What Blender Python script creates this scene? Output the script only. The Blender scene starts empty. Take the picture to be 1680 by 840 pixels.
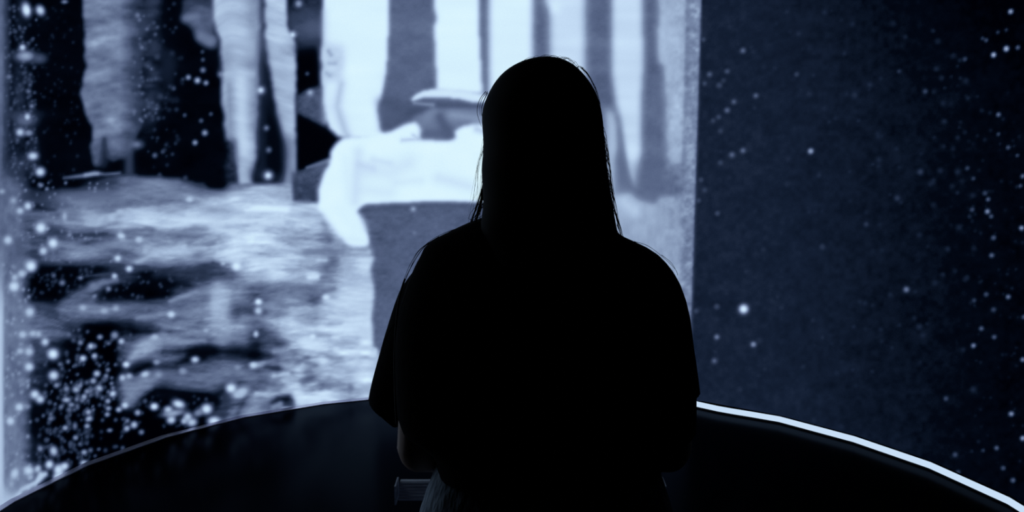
import bpy, bmesh, math, random
import numpy as np
from mathutils import Vector, Matrix, noise as mnoise

# ================================================================= camera, world, exposure
F_PX, PITCH, EYE = 1600.0, math.radians(8.0), 1.55        # focal length in pixels of a 1680 wide frame
scene = bpy.context.scene
cam_data = bpy.data.cameras.new('camera'); cam_data.sensor_width = 36.0; cam_data.lens = 36.0 * F_PX / 1680.0
cam_data.clip_start = 0.05
cam = bpy.data.objects.new('camera', cam_data); scene.collection.objects.link(cam)
cam.location = (0, 0, EYE); cam.rotation_euler = (math.radians(90) - PITCH, 0, 0)
scene.camera = cam
world = bpy.data.worlds.new('dark_room_air'); scene.world = world; world.use_nodes = True
world.node_tree.nodes['Background'].inputs[0].default_value = (0, 0, 0, 1)
world.node_tree.nodes['Background'].inputs[1].default_value = 0.0
vs = scene.view_settings; vs.view_transform = 'Standard'; vs.look = 'None'; vs.exposure = 0.0; vs.gamma = 1.0; vs.use_curve_mapping = False
# the only light in the room is what the wrap-around film screen and the glowing base strip give off
SCREEN_GAIN, STRIP_GAIN, SHEEN_POWER = 1.0, 1.0, 11.0

# ---------------------------------------------------------------- the projected film frame
# The wrap-around screen shows a grainy monochrome film frame.  It is drawn here with polygons,
# strokes, specks and noise into an array of brightness (0..255) that the screen mesh samples.
PX0, PX1, PY0, PY1, PS = -700, 2400, -300, 1140, 2.0
PW, PH = int((PX1 - PX0) / PS), int((PY1 - PY0) / PS)
GX, GY = np.meshgrid(PX0 + PS * (np.arange(PW) + .5), PY0 + PS * (np.arange(PH) + .5))

def gblur(a, sx, sy=None):
    sy = sx if sy is None else sy
    for ax, s in ((1, sx), (0, sy)):
        s = s / PS
        if s < 0.25: continue
        r = max(1, int(3 * s)); k = np.exp(-.5 * (np.arange(-r, r + 1) / s) ** 2); k /= k.sum()
        p = [(0, 0), (0, 0)]; p[ax] = (r, r)
        b = np.pad(a, p, mode='edge'); o = np.zeros_like(a)
        for i, w in enumerate(k):
            sl = [slice(None), slice(None)]; sl[ax] = slice(i, i + a.shape[ax])
            o += w * b[tuple(sl)]
        a = o
    return a

def grid_interp(g, xs, ys, ease=True):
    """smooth bilinear sampling of a small grid at fractional indices"""
    h, w = g.shape
    xs = np.clip(xs, 0, w - 1.001); ys = np.clip(ys, 0, h - 1.001)
    xi = xs.astype(int); yi = ys.astype(int); fx = xs - xi; fy = ys - yi
    if ease: fx = fx * fx * (3 - 2 * fx); fy = fy * fy * (3 - 2 * fy)
    return (g[yi, xi] * (1 - fx) + g[yi, xi + 1] * fx) * (1 - fy) + (g[yi + 1, xi] * (1 - fx) + g[yi + 1, xi + 1] * fx) * fy

def noise(sx, sy, seed, octaves=3, gain=.55, wx=None, wy=None):
    r = np.random.RandomState(seed); out = 0; amp = 1; tot = 0
    X = GX if wx is None else GX + wx; Y = GY if wy is None else GY + wy
    for o in range(octaves):
        ax, ay = sx / 2 ** o, sy / 2 ** o
        w, h = int((PX1 - PX0) / ax) + 6, int((PY1 - PY0) / ay) + 6
        out = out + amp * grid_interp(r.uniform(-1, 1, (h, w)), (X - PX0) / ax + 1.7, (Y - PY0) / ay + 1.3)
        tot += amp; amp *= gain
    return out / tot * 1.8

V = np.full((PH, PW), 12.0)

def box(x0, y0, x1, y1):
    a = max(0, int((x0 - PX0) / PS)); b = min(PW, int((x1 - PX0) / PS) + 2)
    c = max(0, int((y0 - PY0) / PS)); d = min(PH, int((y1 - PY0) / PS) + 2)
    return slice(c, max(c, d)), slice(a, max(a, b))

def put(s, m, val, a):
    v = val[s] if isinstance(val, np.ndarray) else val
    V[s] = V[s] * (1 - m * a) + v * m * a

def pmask(pts, s):
    X, Y = GX[s], GY[s]; m = np.zeros(X.shape, bool)
    n = len(pts)
    for i in range(n):
        (xa, ya), (xb, yb) = pts[i], pts[(i + 1) % n]
        if ya == yb: continue
        c = ((ya > Y) != (yb > Y)) & (X < (xb - xa) * (Y - ya) / (yb - ya) + xa)
        m ^= c
    return m.astype(float)

def poly(pts, val, blur=3, a=1.0, by=None, wob=0, seed=0):
    if wob:
        r = np.random.RandomState(seed); q = []
        for i in range(len(pts)):
            (xa, ya), (xb, yb) = pts[i], pts[(i + 1) % len(pts)]
            n = max(1, int(math.hypot(xb - xa, yb - ya) / 9))
            for k in range(n):
                t = k / n; q.append((xa + (xb - xa) * t + r.uniform(-wob, wob), ya + (yb - ya) * t + r.uniform(-wob, wob)))
        pts = q
    m3 = 3 * max(blur, by or 0) + 4
    xs = [p[0] for p in pts]; ys = [p[1] for p in pts]
    s = box(min(xs) - m3, min(ys) - m3, max(xs) + m3, max(ys) + m3)
    put(s, gblur(pmask(pts, s), blur, by), val, a)

def stroke(pts, w, val, blur=2, a=1.0):
    """a brush line; w may be one width or one per point (full width)"""
    ws = w if isinstance(w, (list, tuple)) else [w] * len(pts)
    m3 = max(ws) + 3 * blur + 4
    xs = [p[0] for p in pts]; ys = [p[1] for p in pts]
    s = box(min(xs) - m3, min(ys) - m3, max(xs) + m3, max(ys) + m3)
    X, Y = GX[s], GY[s]; best = np.full(X.shape, -1e9)
    for i in range(len(pts) - 1):
        (xa, ya), (xb, yb) = pts[i], pts[i + 1]
        L = (xb - xa) ** 2 + (yb - ya) ** 2 + 1e-9
        t = np.clip(((X - xa) * (xb - xa) + (Y - ya) * (yb - ya)) / L, 0, 1)
        d = np.hypot(X - xa - t * (xb - xa), Y - ya - t * (yb - ya))
        best = np.maximum(best, (ws[i] + (ws[i + 1] - ws[i]) * t) / 2 - d)
    put(s, 1 / (1 + np.exp(-np.clip(best / max(blur, .5) * 1.7, -30, 30))), val, a)

def spot(x, y, rx, val, ry=None, ang=0, a=1.0, p=2.0):
    ry = rx if ry is None else ry; R = 2.6 * max(rx, ry) + 3
    s = box(x - R, y - R, x + R, y + R); c, n = math.cos(ang), math.sin(ang)
    u = ((GX[s] - x) * c + (GY[s] - y) * n) / rx; w = (-(GX[s] - x) * n + (GY[s] - y) * c) / ry
    m = np.exp(-(u * u + w * w) ** (p / 2) * .8)
    V[s] = np.maximum(V[s], V[s] * (1 - m * a) + val * m * a)

N_fine = noise(7, 5, 11, 3); N_soft = noise(40, 26, 12, 4); N_row = noise(110, 22, 13, 2)
N_streak = noise(80, 14, 14, 3, .6, wy=12 * noise(150, 90, 15, 2)); N_mot = noise(14, 18, 16, 3)
N_vert = noise(13, 120, 17, 3); N_clump = noise(34, 17, 18, 3, .5)
T = -300

# --- night behind the trunks, left
V += 4 * N_soft
# pale trunk A
arc_a = noise(90, 18, 63, 3, .6, wy=6 * np.sin(GX / 25.0))
A = 114 + 17 * arc_a + 20 * N_clump + 8 * N_soft + 5 * N_fine
A = A * np.clip(1 - (GX - 196) / 62, .2, 1) * np.clip(1.05 - np.abs(GY - 90) / 800 - np.clip(GY - 215, 0, 90) / 260, 0, 1)
poly([(134, T), (134, 8), (134, 20), (138, 30), (137, 45), (142, 60), (138, 72), (143, 80), (138, 92), (142, 108), (134, 130), (133, 150), (136, 170), (146, 195), (151, 210), (150, 240), (152, 270), (172, 276),
      (178, 262), (200, 262), (214, 250), (222, 226), (232, 208), (236, 180), (232, 100), (244, 60), (236, 10), (238, T)], A, 2.6, 1, 3, 2.6, 7)
stroke([(171, 228), (172, 270)], [7, 16], 22, 4, .8)
stroke([(212, 240), (212, 280)], 12, 70, 6, .8); spot(224, 237, 9, 105, 6); spot(181, 197, 9, 165, 7, a=.8)
stroke([(186, 152), (212, 162)], 16, 75, 7, .6)
# grey texture in the gap
poly([(236, T), (262, T), (262, 150), (250, 220), (232, 215), (232, 60)], 62 + 26 * N_clump, 9, .65, 20)
poly([(264, 80), (290, 84), (288, 150), (266, 150)], 36, 8, .8); stroke([(262, 160), (290, 165)], 8, 34, 4)
# pale branchy patch
P = 92 + 22 * N_clump
poly([(303, 8), (350, -10), (349, 52), (358, 66), (352, 78), (326, 70), (316, 46), (302, 32)], P, 4, .95, 4)
poly([(303, T), (350, T), (350, 20), (303, 20)], 60 + 22 * N_clump, 6, .9)
stroke([(304, 30), (322, 27)], 12, 112, 4, .8); stroke([(330, 58), (344, 68)], 16, 112, 5, .8)
for q in ((332, 85, 3, 60), (333, 98, 3, 70), (333, 115, 4, 110), (309, 127, 3.6, 150), (324, 132, 4.2, 185), (338, 136, 3.6, 140), (300, 130, 3, 50), (285, 145, 3, 70), (279, 142, 3, 45), (303, 189, 3, 70),
          (346, 187, 3, 70), (330, 198, 3.2, 80), (336, 218, 4, 150), (320, 234, 3.6, 150), (252, 178, 3, 60), (260, 194, 3, 55), (254, 255, 3.6, 90), (267, 249, 3, 70), (283, 253, 3, 45), (226, 25, 4, 105),
          (263, 158, 4, 50), (258, 93, 4, 55), (262, 286, 3, 50), (304, 292, 4, 50)):
    spot(q[0], q[1], q[2], q[3])
# trunk B and C
arc = noise(60, 13, 61, 3, .6, wy=GX * .35 + 9 * np.sin(GX / 14.0))
B = 174 + 16 * arc + 9 * N_soft
poly([(350, T), (350, 30), (354, 50), (360, 62), (364, 95), (366, 116), (364, 150), (370, 215), (384, 260), (392, 305), (414, 305), (420, 260), (424, 150), (428, T)], B, 3, 1, 3, 1.6, 8)
poly([(402, T), (434, T), (428, 150), (420, 270), (408, 200)], 128 + 10 * N_soft, 8, .8)
stroke([(370, 40), (392, 60), (420, 80)], 26, 190, 9, .5); stroke([(395, 130), (398, 240)], 18, 208, 6, .8)
stroke([(376, 140), (378, 225)], 12, 128, 5, .8); stroke([(372, 88), (372, 112)], 14, 138, 6, .7); stroke([(362, 122), (415, 121)], 8, 188, 3, .6)
poly([(368, 232), (388, 228), (390, 262), (387, 300), (372, 300)], 40 + 30 * N_clump, 5, .9)
C = 182 + 19 * noise(60, 16, 62, 3, .6, wy=-GX * .3) + 8 * N_soft
poly([(432, T), (473, T), (473, 40), (478, 60), (486, 66), (487, 120), (486, 240), (484, 330), (466, 330), (468, 240), (452, 190), (444, 130), (436, 80)], C, 3, 1, 3, 2.2, 9)
poly([(462, 222), (486, 215), (486, 330), (462, 330)], 118 + 12 * N_row, 7, .85)
poly([(424, 62), (434, 70), (440, 110), (446, 160), (456, 195), (466, 228), (472, 250), (466, 298), (440, 300), (412, 302), (410, 278), (424, 268), (424, 210), (426, 140)], 34, 6, .92, 8)
poly([(436, 150), (452, 200), (462, 230), (464, 285), (436, 296)], 14, 6, .85)
spot(428, 148, 5, 215); spot(437, 210, 3.6, 110); spot(441, 246, 3.8, 100); spot(440, 288, 6, 225); spot(416, 255, 5, 150, a=.5)
# dark gap with a rounded shape
poly([(472, T), (534, T), (531, 60), (529, 140), (534, 200), (546, 232), (570, 226), (545, 262), (500, 280), (488, 284), (487, 66), (474, 40)], 7, 3.5, 1)
poly([(472, T), (532, T), (529, 62), (490, 70), (484, 60), (474, 40)], 45 + 22 * N_soft, 4, .9); spot(512, 45, 22, 74, 22); spot(490, 6, 5, 150)
stroke([(484, 78), (516, 70)], 12, 60, 7, .5); spot(480, 57, 5, 215)
poly([(487, 158), (500, 150), (512, 145), (527, 141), (530, 165), (535, 203), (520, 201), (487, 184)], 70 + 7 * N_fine, 3.5, 1); spot(509, 152, 4.6, 160); spot(504, 121, 3.4, 60)
poly([(480, 332), (484, 284), (505, 276), (540, 262), (536, 290), (518, 332)], 64 + 8 * N_fine - .35 * (GY - 300), 3, 1); stroke([(504, 275), (538, 264)], [4, 8], 112, 2, .85)
poly([(478, 280), (486, 284), (484, 332), (478, 332)], 40, 3, .7)
# ground behind everything, left of the rider: coarse light map, then wisps
GB = np.array([
 [95,40,25,20,15,40,60,95,110,108,90,50,15,100,140,150,150,60,150,150,150,150],
 [100,55,60,75,90,95,95,112,118,118,125,135,150,168,178,180,170,160,170,190,190,190],
 [112,82,85,95,122,150,150,165,188,188,192,190,185,185,190,186,175,160,150,190,190,190],
 [122,92,70,62,78,66,92,130,128,128,122,120,135,180,195,190,150,150,120,180,190,190],
 [116,85,66,92,118,108,92,118,152,172,160,128,160,190,195,180,170,150,105,140,185,185],
 [120,80,15,12,16,22,30,48,28,34,40,46,70,130,182,190,165,165,120,160,188,188],
 [112,70,14,14,46,66,25,18,14,25,70,112,150,118,78,108,110,90,150,190,190,190],
 [122,100,62,62,92,112,102,92,84,92,92,112,150,70,70,130,150,165,190,202,202,200],
 [142,112,92,90,60,16,14,38,70,112,132,112,150,120,72,130,175,182,192,202,202,200],
 [152,100,60,40,20,12,10,86,140,90,30,40,70,45,40,120,165,182,172,192,200,200],
 [150,100,46,28,20,18,10,40,36,66,70,76,84,84,52,108,150,150,170,182,192,190],
 [142,100,42,24,18,16,12,112,116,66,92,96,80,46,80,132,152,142,162,165,192,190],
 [122,90,30,18,15,14,10,56,14,18,24,20,26,90,132,90,172,182,182,172,192,190],
 [120,90,28,14,10,10,8,8,8,8,12,16,60,150,150,120,150,160,160,160,160,160],
 [116,86,28,12,8,8,8,8,8,8,8,8,30,80,80,80,80,80,80,80,80,80],
 [122,82,34,12,8,8,8,8,8,8,8,8,8,8,8,8,8,8,8,8,8,8],
 [142,112,66,20,8,8,8,8,8,8,8,8,8,8,8,8,8,8,8,8,8,8],
 [165,145,100,20,8,8,8,8,8,8,8,8,8,8,8,8,8,8,8,8,8,8]], float)
gm = grid_interp(GB, GX / 30, (GY - 300) / 30)
gm = 112 + (gm - 112) * 1.12; amp = np.clip(gm / 130, .12, 1) * (1 - np.clip((GX - 520) / 60, 0, 1) * .6)
gm = gm + amp * (28 * N_streak + 15 * noise(46, 6, 19, 3, .6, wy=10 * noise(120, 80, 20, 2)) + 5 * N_fine)
rip = np.clip((GX - 415) / 50, 0, 1) * np.clip((GY - 520) / 50, 0, 1)
gm = gm + rip * (26 * N_clump + 26 * noise(24, 9, 27, 2))
poly([(-60, 300), (40, 288), (70, 312), (105, 302), (140, 296), (200, 287), (240, 290), (295, 292), (300, 298), (335, 300), (345, 309), (366, 309), (372, 300), (410, 302), (478, 302), (480, 332), (540, 332), (620, 340),
      (620, 900), (-60, 900)], gm, 2.5, 1, 3)
stroke([(105, 292), (140, 288), (155, 284), (172, 286), (196, 284)], [2, 6, 6, 3, 3], 120, 2, .9); stroke([(140, 287), (160, 285)], 4, 160, 2)
# wisps: (points, width, value, blur, opacity)
for w in (
 ([(50, 338), (90, 346)], [8, 4], 18, 3, .8), ([(30, 350), (70, 352), (110, 346)], 4, 112, 3, .6), ([(105, 322), (190, 318)], 16, 96, 6, .6),
 ([(210, 353), (300, 357), (360, 356)], 16, 190, 6, .6), ([(260, 345), (300, 352)], 5, 120, 3, .5), ([(330, 366), (370, 378), (400, 396)], [3, 5, 6], 205, 3, .6),
 ([(115, 386), (150, 384), (175, 384)], [5, 9, 4], 30, 4, .8), ([(100, 402), (135, 410), (170, 405), (205, 398)], [8, 13, 10, 6], 132, 4, .75), ([(130, 393), (165, 391)], 4, 112, 2, .7),
 ([(205, 380), (240, 376), (250, 378)], 5, 72, 3, .8), ([(300, 380), (320, 374), (338, 374)], [3, 7, 3], 100, 4, .7), ([(225, 430), (250, 418), (290, 410), (335, 405)], [4, 12, 14, 8], 185, 4, .85),
 ([(250, 432), (300, 432), (345, 424)], 8, 120, 4, .6), ([(310, 402), (350, 400)], 5, 60, 3, .5), ([(320, 440), (350, 432), (365, 434)], [4, 9, 4], 38, 4, .8),
 ([(260, 448), (300, 450), (380, 452)], 14, 48, 6, .7), ([(235, 472), (265, 464), (310, 468)], [10, 18, 10], 14, 6, .8),
 ([(105, 497), (130, 485), (155, 470)], [8, 16, 12], 92, 4, .85), ([(150, 470), (170, 463), (192, 460)], [12, 12, 5], 128, 4, .85), ([(125, 455), (160, 451), (185, 448)], [2, 4, 4], 82, 2, .8),
 ([(50, 450), (110, 448), (170, 440)], [16, 26, 10], 12, 7, .7), ([(45, 478), (90, 478), (140, 466)], [20, 24, 6], 10, 7, .7), ([(165, 492), (205, 484), (235, 480)], [14, 16, 12], 14, 6, .8),
 ([(280, 494), (305, 485), (322, 478)], [5, 8, 5], 150, 3, .85), ([(300, 498), (340, 490)], 8, 85, 5, .7),
 ([(360, 472), (361, 560)], 24, 165, 7, .72), ([(352, 540), (380, 556), (400, 560)], 14, 140, 7, .6),
 ([(225, 522), (270, 516), (300, 512), (340, 510)], [4, 7, 7, 6], 140, 3, .75), ([(100, 508), (140, 504), (200, 506)], 10, 112, 5, .7), ([(290, 522), (330, 523)], 4, 62, 3, .6),
 ([(220, 545), (260, 543), (278, 545)], [10, 8, 3], 10, 5, .85), ([(215, 588), (228, 578), (246, 566), (268, 556), (300, 562), (335, 558)], [12, 20, 22, 20, 12, 8], 158, 4, .85),
 ([(256, 562), (300, 570)], 10, 120, 6, .5), ([(120, 544), (150, 542)], [9, 6], 14, 4, .8), ([(265, 590), (290, 587), (300, 584)], [3, 8, 5], 108, 3, .8),
 ([(268, 578), (300, 576), (322, 574)], [4, 4, 3], 12, 3, .7), ([(215, 612), (245, 600), (290, 604)], [10, 7, 4], 8, 4, .9), ([(290, 598), (320, 586), (350, 578)], [5, 20, 18], 8, 6, .9), ([(330, 580), (350, 576), (410, 582)], [22, 18, 20], 16, 6, .8),
 ([(345, 590), (360, 588)], 7, 50, 5, .7), ([(212, 655), (222, 640), (246, 624), (256, 616)], [18, 26, 26, 14], 128, 6, .85), ([(210, 632), (225, 622)], 8, 100, 4, .7),
 ([(260, 612), (300, 624), (345, 626), (400, 612)], [14, 26, 34, 18], 92, 7, .85), ([(375, 610), (420, 620)], [10, 14], 112, 5, .8), ([(240, 656), (256, 640), (300, 645), (340, 650)], [14, 14, 12, 12], 6, 5, .9),
 ([(300, 655), (345, 655), (370, 640)], 18, 10, 7, .8), ([(368, 655), (358, 690)], 10, 62, 6, .6), ([(405, 645), (385, 690)], 8, 20, 5, .6),
 ([(478, 520), (462, 530), (462, 540)], 8, 190, 5, .7), ([(400, 520), (440, 524)], [8, 6], 160, 4, .6), ([(435, 500), (470, 506)], 8, 90, 5, .6), ([(430, 545), (455, 560), (462, 565)], 16, 42, 8, .8),
 ([(420, 585), (450, 582)], [18, 8], 14, 6, .8), ([(450, 577), (472, 575)], 6, 182, 3, .8), ([(415, 600), (432, 598)], 8, 190, 3, .9), ([(435, 602), (455, 604)], [6, 10], 14, 4, .8), ([(450, 616), (472, 613)], 7, 205, 3, .85),
 ([(425, 625), (450, 628)], 8, 60, 5, .6), ([(490, 605), (496, 600)], 9, 205, 4, .8), ([(500, 560), (530, 574)], 14, 212, 5, .8), ([(508, 580), (530, 580), (560, 590)], [4, 5, 10], 112, 4, .7),
 ([(490, 592), (505, 588)], 5, 70, 3, .8), ([(498, 628), (512, 620)], 10, 70, 5, .8), ([(520, 550), (540, 550)], 8, 128, 5, .8), ([(565, 560), (585, 558)], 8, 118, 5, .8), ([(575, 634), (576, 638)], 9, 55, 4, .9),
 ([(540, 635), (555, 632)], 7, 110, 4, .7), ([(555, 603), (570, 612)], 10, 125, 5, .6), ([(540, 605), (560, 604)], 7, 192, 4, .6), ([(420, 645), (460, 647), (492, 640)], [5, 6, 4], 198, 2.5, .85),
 ([(448, 660), (458, 656), (472, 654), (482, 658)], [6, 13, 15, 6], 8, 4, .95), ([(468, 662), (480, 664)], 10, 20, 3, .8), ([(490, 658), (520, 655)], 14, 218, 4, .9), ([(540, 650), (552, 648)], 10, 205, 4, .8), ([(448, 668), (460, 662)], 6, 150, 3, .8),
 ([(500, 540), (600, 536)], 6, 212, 5, .5), ([(520, 512), (600, 516)], 6, 150, 4, .4), ([(540, 530), (560, 531)], 4, 120, 3, .6),
 ([(508, 455), (520, 454)], 9, 235, 3, .9), ([(420, 474), (470, 472), (500, 476)], [8, 10, 8], 98, 5, .75), ([(515, 494), (530, 480), (548, 474)], [12, 12, 4], 58, 6, .8), ([(440, 432), (476, 432)], 10, 205, 5, .6),
 ([(500, 412), (530, 414), (545, 416)], [6, 12, 8], 105, 5, .75), ([(536, 440), (548, 425), (556, 410)], [12, 14, 8], 88, 5, .75), ([(533, 365), (536, 370)], 9, 92, 4, .8), ([(538, 388), (541, 392)], 9, 82, 4, .8),
 ([(455, 392), (490, 391)], 10, 150, 5, .6), ([(480, 333), (515, 338), (535, 348), (546, 360)], [3, 5, 6, 3], 215, 2.5, .8), ([(482, 334), (505, 332)], 5, 105, 3, .6), ([(420, 343), (480, 342), (520, 349)], [8, 6, 4], 212, 3, .7),
 ([(404, 345), (425, 341), (470, 343)], [4, 10, 10], 236, 3, .85), ([(340, 345), (380, 346)], 8, 140, 5, .4), ([(372, 370), (420, 368)], 8, 158, 5, .5), ([(360, 378), (380, 380)], 8, 215, 5, .5), ([(415, 372), (428, 377)], 8, 212, 4, .6), ([(470, 368), (482, 370)], 6, 150, 3, .6), ([(385, 356), (412, 358)], 8, 205, 5, .5), ([(565, 410), (585, 410)], 6, 110, 4, .7), ([(480, 445), (530, 440)], 5, 120, 5, .5), ([(523, 427), (534, 427)], 7, 215, 4, .8)):
    stroke(*w)
# pale column under the seat of the rider
poly([(556, 425), (566, 406), (608, 404), (620, 900), (560, 900)], 190 + 16 * N_streak, 8, .35)

# --- right half: alternating trunks
def trunk(top, bot, y1, val, bl=5, y0=T, a=1):
    poly([(top[0], y0), (top[1], y0), (top[1], 0), (bot[1], y1), (bot[0], y1), (top[0], 0)], val, bl, a, 4)
GR = 92 + 5 * N_row + 6 * N_soft + 3 * N_fine
poly([(560, T), (1150, T), (1150, 420), (560, 420)], GR, 2)
WH = 236 + 3 * N_row
poly([(530, T), (530, 25), (531, 60), (527, 95), (532, 108), (527, 122), (529, 140), (530, 165), (535, 195), (542, 212), (556, 224), (640, 228), (626, 215), (620, 180), (626, 160), (634, 120), (637, 60), (638, T)], WH, 3, 1)
stroke([(533, 20), (533, 200)], 8, 195, 5, .6); poly([(528, 72), (565, 76), (562, 130), (550, 135), (530, 132)], 190 + 14 * N_clump, 6, .7); stroke([(539, 84), (543, 90)], 5, 120, 3, .7)
stroke([(540, 104), (550, 104)], 5, 140, 3, .7); stroke([(536, 120), (541, 124)], 5, 150, 3, .7); stroke([(560, 138), (552, 175), (566, 215), (572, 224)], [8, 12, 10, 6], 158, 6, .75)
stroke([(543, 150), (548, 205)], 10, 222, 5, .6)
poly([(618, 162), (700, 166), (700, 200), (650, 222), (628, 222)], 76 + 7 * N_soft, 6, .9); spot(652, 132, 10, 72)
stroke([(648, 130), (655, 130)], 20, 78, 8, .5)
poly([(712, T), (713, 15), (717, 32), (712, 42), (714, 90), (717, 150), (792, 155), (787, 60), (782, T)], WH, 3.5, 1)
poly([(803, T), (875, T), (875, 160), (803, 160)], WH - 4, 5, 1)
poly([(902, T), (962, T), (960, 200), (902, 200)], 214 + 6 * N_row, 6, 1); stroke([(902, 0), (910, 14)], 14, 240, 6, .7)
poly([(1004, T), (1055, T), (1055, 60), (1056, 110), (1052, 160), (1053, 210), (1050, 280), (1044, 312), (1036, 300), (1026, 262), (1020, 225), (1016, 195), (1010, 165), (1004, 120)], 212 + 7 * N_row, 5, 1)
poly([(994, 178), (1006, 182), (1014, 205), (1015, 240), (1008, 320), (994, 320)], 196, 6, .9)
poly([(1006, 252), (1014, 252), (1020, 318), (1006, 318)], 120, 7, .6)
poly([(1010, 175), (1018, 200), (1023, 235), (1030, 285), (1044, 318), (1018, 318), (1012, 260), (1016, 240), (1014, 205)], 98, 4, .85)
poly([(1076, T), (1126, T), (1126, 60), (1124, 286), (1094, 292), (1092, 170), (1088, 105), (1080, 100)], 166 + 9 * N_mot + 5 * N_vert, 5, 1)
stroke([(1084, 52), (1088, 98)], 12, 188, 5, .6); stroke([(1102, 55), (1112, 72)], 18, 186, 7, .6); stroke([(1105, 60), (1106, 250)], 18, 178, 8, .4)
# foot of the trunks and pale ground
poly([(1040, 268), (1150, 268), (1140, 335), (1040, 334)], 98 + 5 * N_soft, 9, .8)
poly([(900, 330), (1000, 324), (1022, 320), (1036, 316), (1048, 328), (1075, 334), (1084, 322), (1150, 320), (1150, 1140), (620, 1140), (620, 640), (900, 600)], 156 - .05 * (GY - 330) + 7 * N_mot + 5 * N_vert, 4, 1)
stroke([(1022, 332), (1040, 345)], 24, 206, 9, .8); stroke([(1000, 340), (1010, 390)], 40, 170, 14, .5)
poly([(1116, 260), (1150, 260), (1140, 335), (1116, 335)], 125 + 12 * N_mot, 6, .7)
# grainy last strip before the seam
GX2 = GX + (GY * .031)
m = np.clip((GX2 - 1124) / 12, 0, 1) * (GX2 < 1153); V = V * (1 - m) + (136 + 20 * noise(9, 8, 31, 3) + 8 * N_vert - np.clip((GY - 60) / 300, 0, 1) * 10) * m
V -= 8 * np.exp(-((GX2 - 1129) / 3.0) ** 2) * (GY < 330)

# --- rider: cap, face, white shirt, dark block in front
poly([(640, 226), (660, 216), (672, 206), (680, 190), (690, 182), (720, 176), (800, 174), (812, 200), (804, 216), (800, 236), (640, 240)], 110 + 6 * N_soft, 4, 1)
stroke([(700, 190), (712, 182)], 18, 140, 7, .7); stroke([(722, 192), (738, 222)], [14, 20], 72, 5, .8); stroke([(742, 188), (792, 196)], 16, 152, 6, .8); stroke([(756, 205), (770, 203)], 5, 100, 4, .7)
stroke([(676, 168), (720, 172), (790, 174)], [6, 12, 6], 70, 4, .9); stroke([(672, 186), (690, 180), (700, 176)], [8, 14, 8], 68, 5, .9)
poly([(673, 164), (680, 156), (695, 149), (712, 145), (760, 148), (800, 156), (816, 166), (800, 169), (776, 168), (752, 162), (715, 159), (692, 161), (678, 166)], 224, 2.5, 1)
stroke([(680, 169), (710, 172)], [3, 4], 178, 3, .7)
poly([(565, 226), (600, 222), (640, 216), (664, 204), (682, 200), (694, 216), (690, 228), (735, 230), (748, 226), (744, 216), (762, 206), (785, 203), (830, 212), (880, 218), (925, 226), (955, 244), (968, 280), (975, 335), (960, 400), (920, 410), (916, 334), (800, 334), (700, 332), (598, 336), (590, 350),
      (600, 375), (607, 392), (604, 404), (580, 410), (562, 398), (548, 380), (532, 360), (521, 340), (522, 312), (530, 286), (540, 268), (543, 248), (552, 234)], 240 + 2 * N_soft, 3, 1)
stroke([(678, 222), (686, 228), (660, 230)], 4, 150, 3, .6); stroke([(782, 212), (794, 216)], 8, 160, 4, .6)
poly([(690, 212), (740, 212), (746, 228), (690, 228)], 84, 4, .8)
stroke([(588, 250), (582, 330)], 14, 200, 7, .6); stroke([(600, 280), (640, 284), (670, 268)], 22, 206, 10, .55); stroke([(590, 312), (640, 316)], 16, 210, 8, .5); stroke([(720, 292), (770, 306)], 14, 205, 7, .6)
stroke([(590, 270), (612, 276)], 9, 190, 5, .5); stroke([(560, 345), (585, 380)], 22, 232, 8, .6); stroke([(585, 408), (560, 405)], 6, 170, 4, .7); stroke([(575, 392), (600, 396)], 8, 225, 4, .6)
stroke([(528, 354), (545, 378), (560, 400)], 7, 178, 5, .7); stroke([(592, 350), (602, 376)], 7, 190, 5, .6); stroke([(568, 414), (604, 414)], 12, 186, 4, .9); stroke([(575, 409), (600, 410)], [3, 4], 128, 2.5, .8)
stroke([(556, 398), (566, 412)], 12, 120, 5, .6); stroke([(566, 262), (572, 322)], 12, 226, 6, .5); stroke([(612, 262), (640, 268)], 8, 196, 5, .5); stroke([(650, 300), (690, 296)], 10, 212, 6, .5)
BX = 84 + 6 * N_soft + 5 * N_fine
poly([(586, 348), (594, 340), (606, 336), (640, 335), (690, 333), (740, 332), (800, 334), (930, 334), (926, 420), (934, 500), (928, 580), (640, 588), (622, 572), (613, 570), (612, 545), (610, 520), (612, 500), (615, 478), (610, 452), (608, 440),
      (614, 424), (610, 400), (604, 372), (600, 356)], BX, 3, 1, 3)
stroke([(598, 345), (700, 338), (790, 337)], 4, 66, 3, .6); stroke([(622, 390), (624, 398)], 12, 66, 6, .7)
stroke([(612, 575), (640, 582), (900, 586)], 6, 150, 4, .5); poly([(612, 580), (930, 588), (960, 640), (900, 900), (612, 900)], 178 + 12 * N_clump, 5, 1)
stroke([(700, 650), (860, 650)], 60, 150, 20, .6)
spot(678, 343, 4, 150); spot(680, 382, 3, 108)

# film contrast: the darkest tones sink, streaks and mottling stay crisp
V = np.where(V < 40, V * np.clip(V / 40, 0, 1) ** .75, V)
m = np.clip((640 - GX) / 60, 0, 1) * np.clip((GY - 330) / 50, 0, 1) * np.clip(V / 70, 0, 1) * np.clip((235 - V) / 60, 0, 1)
V = V + m * (13 * noise(30, 5, 51, 3, .6, wy=8 * noise(90, 60, 52, 2)) + 5 * noise(8, 4, 53, 2))
m = np.clip((GX - 1078) / 30, 0, 1) * (GX < 1150); V = V + m * 9 * noise(8, 9, 54, 2)
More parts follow.
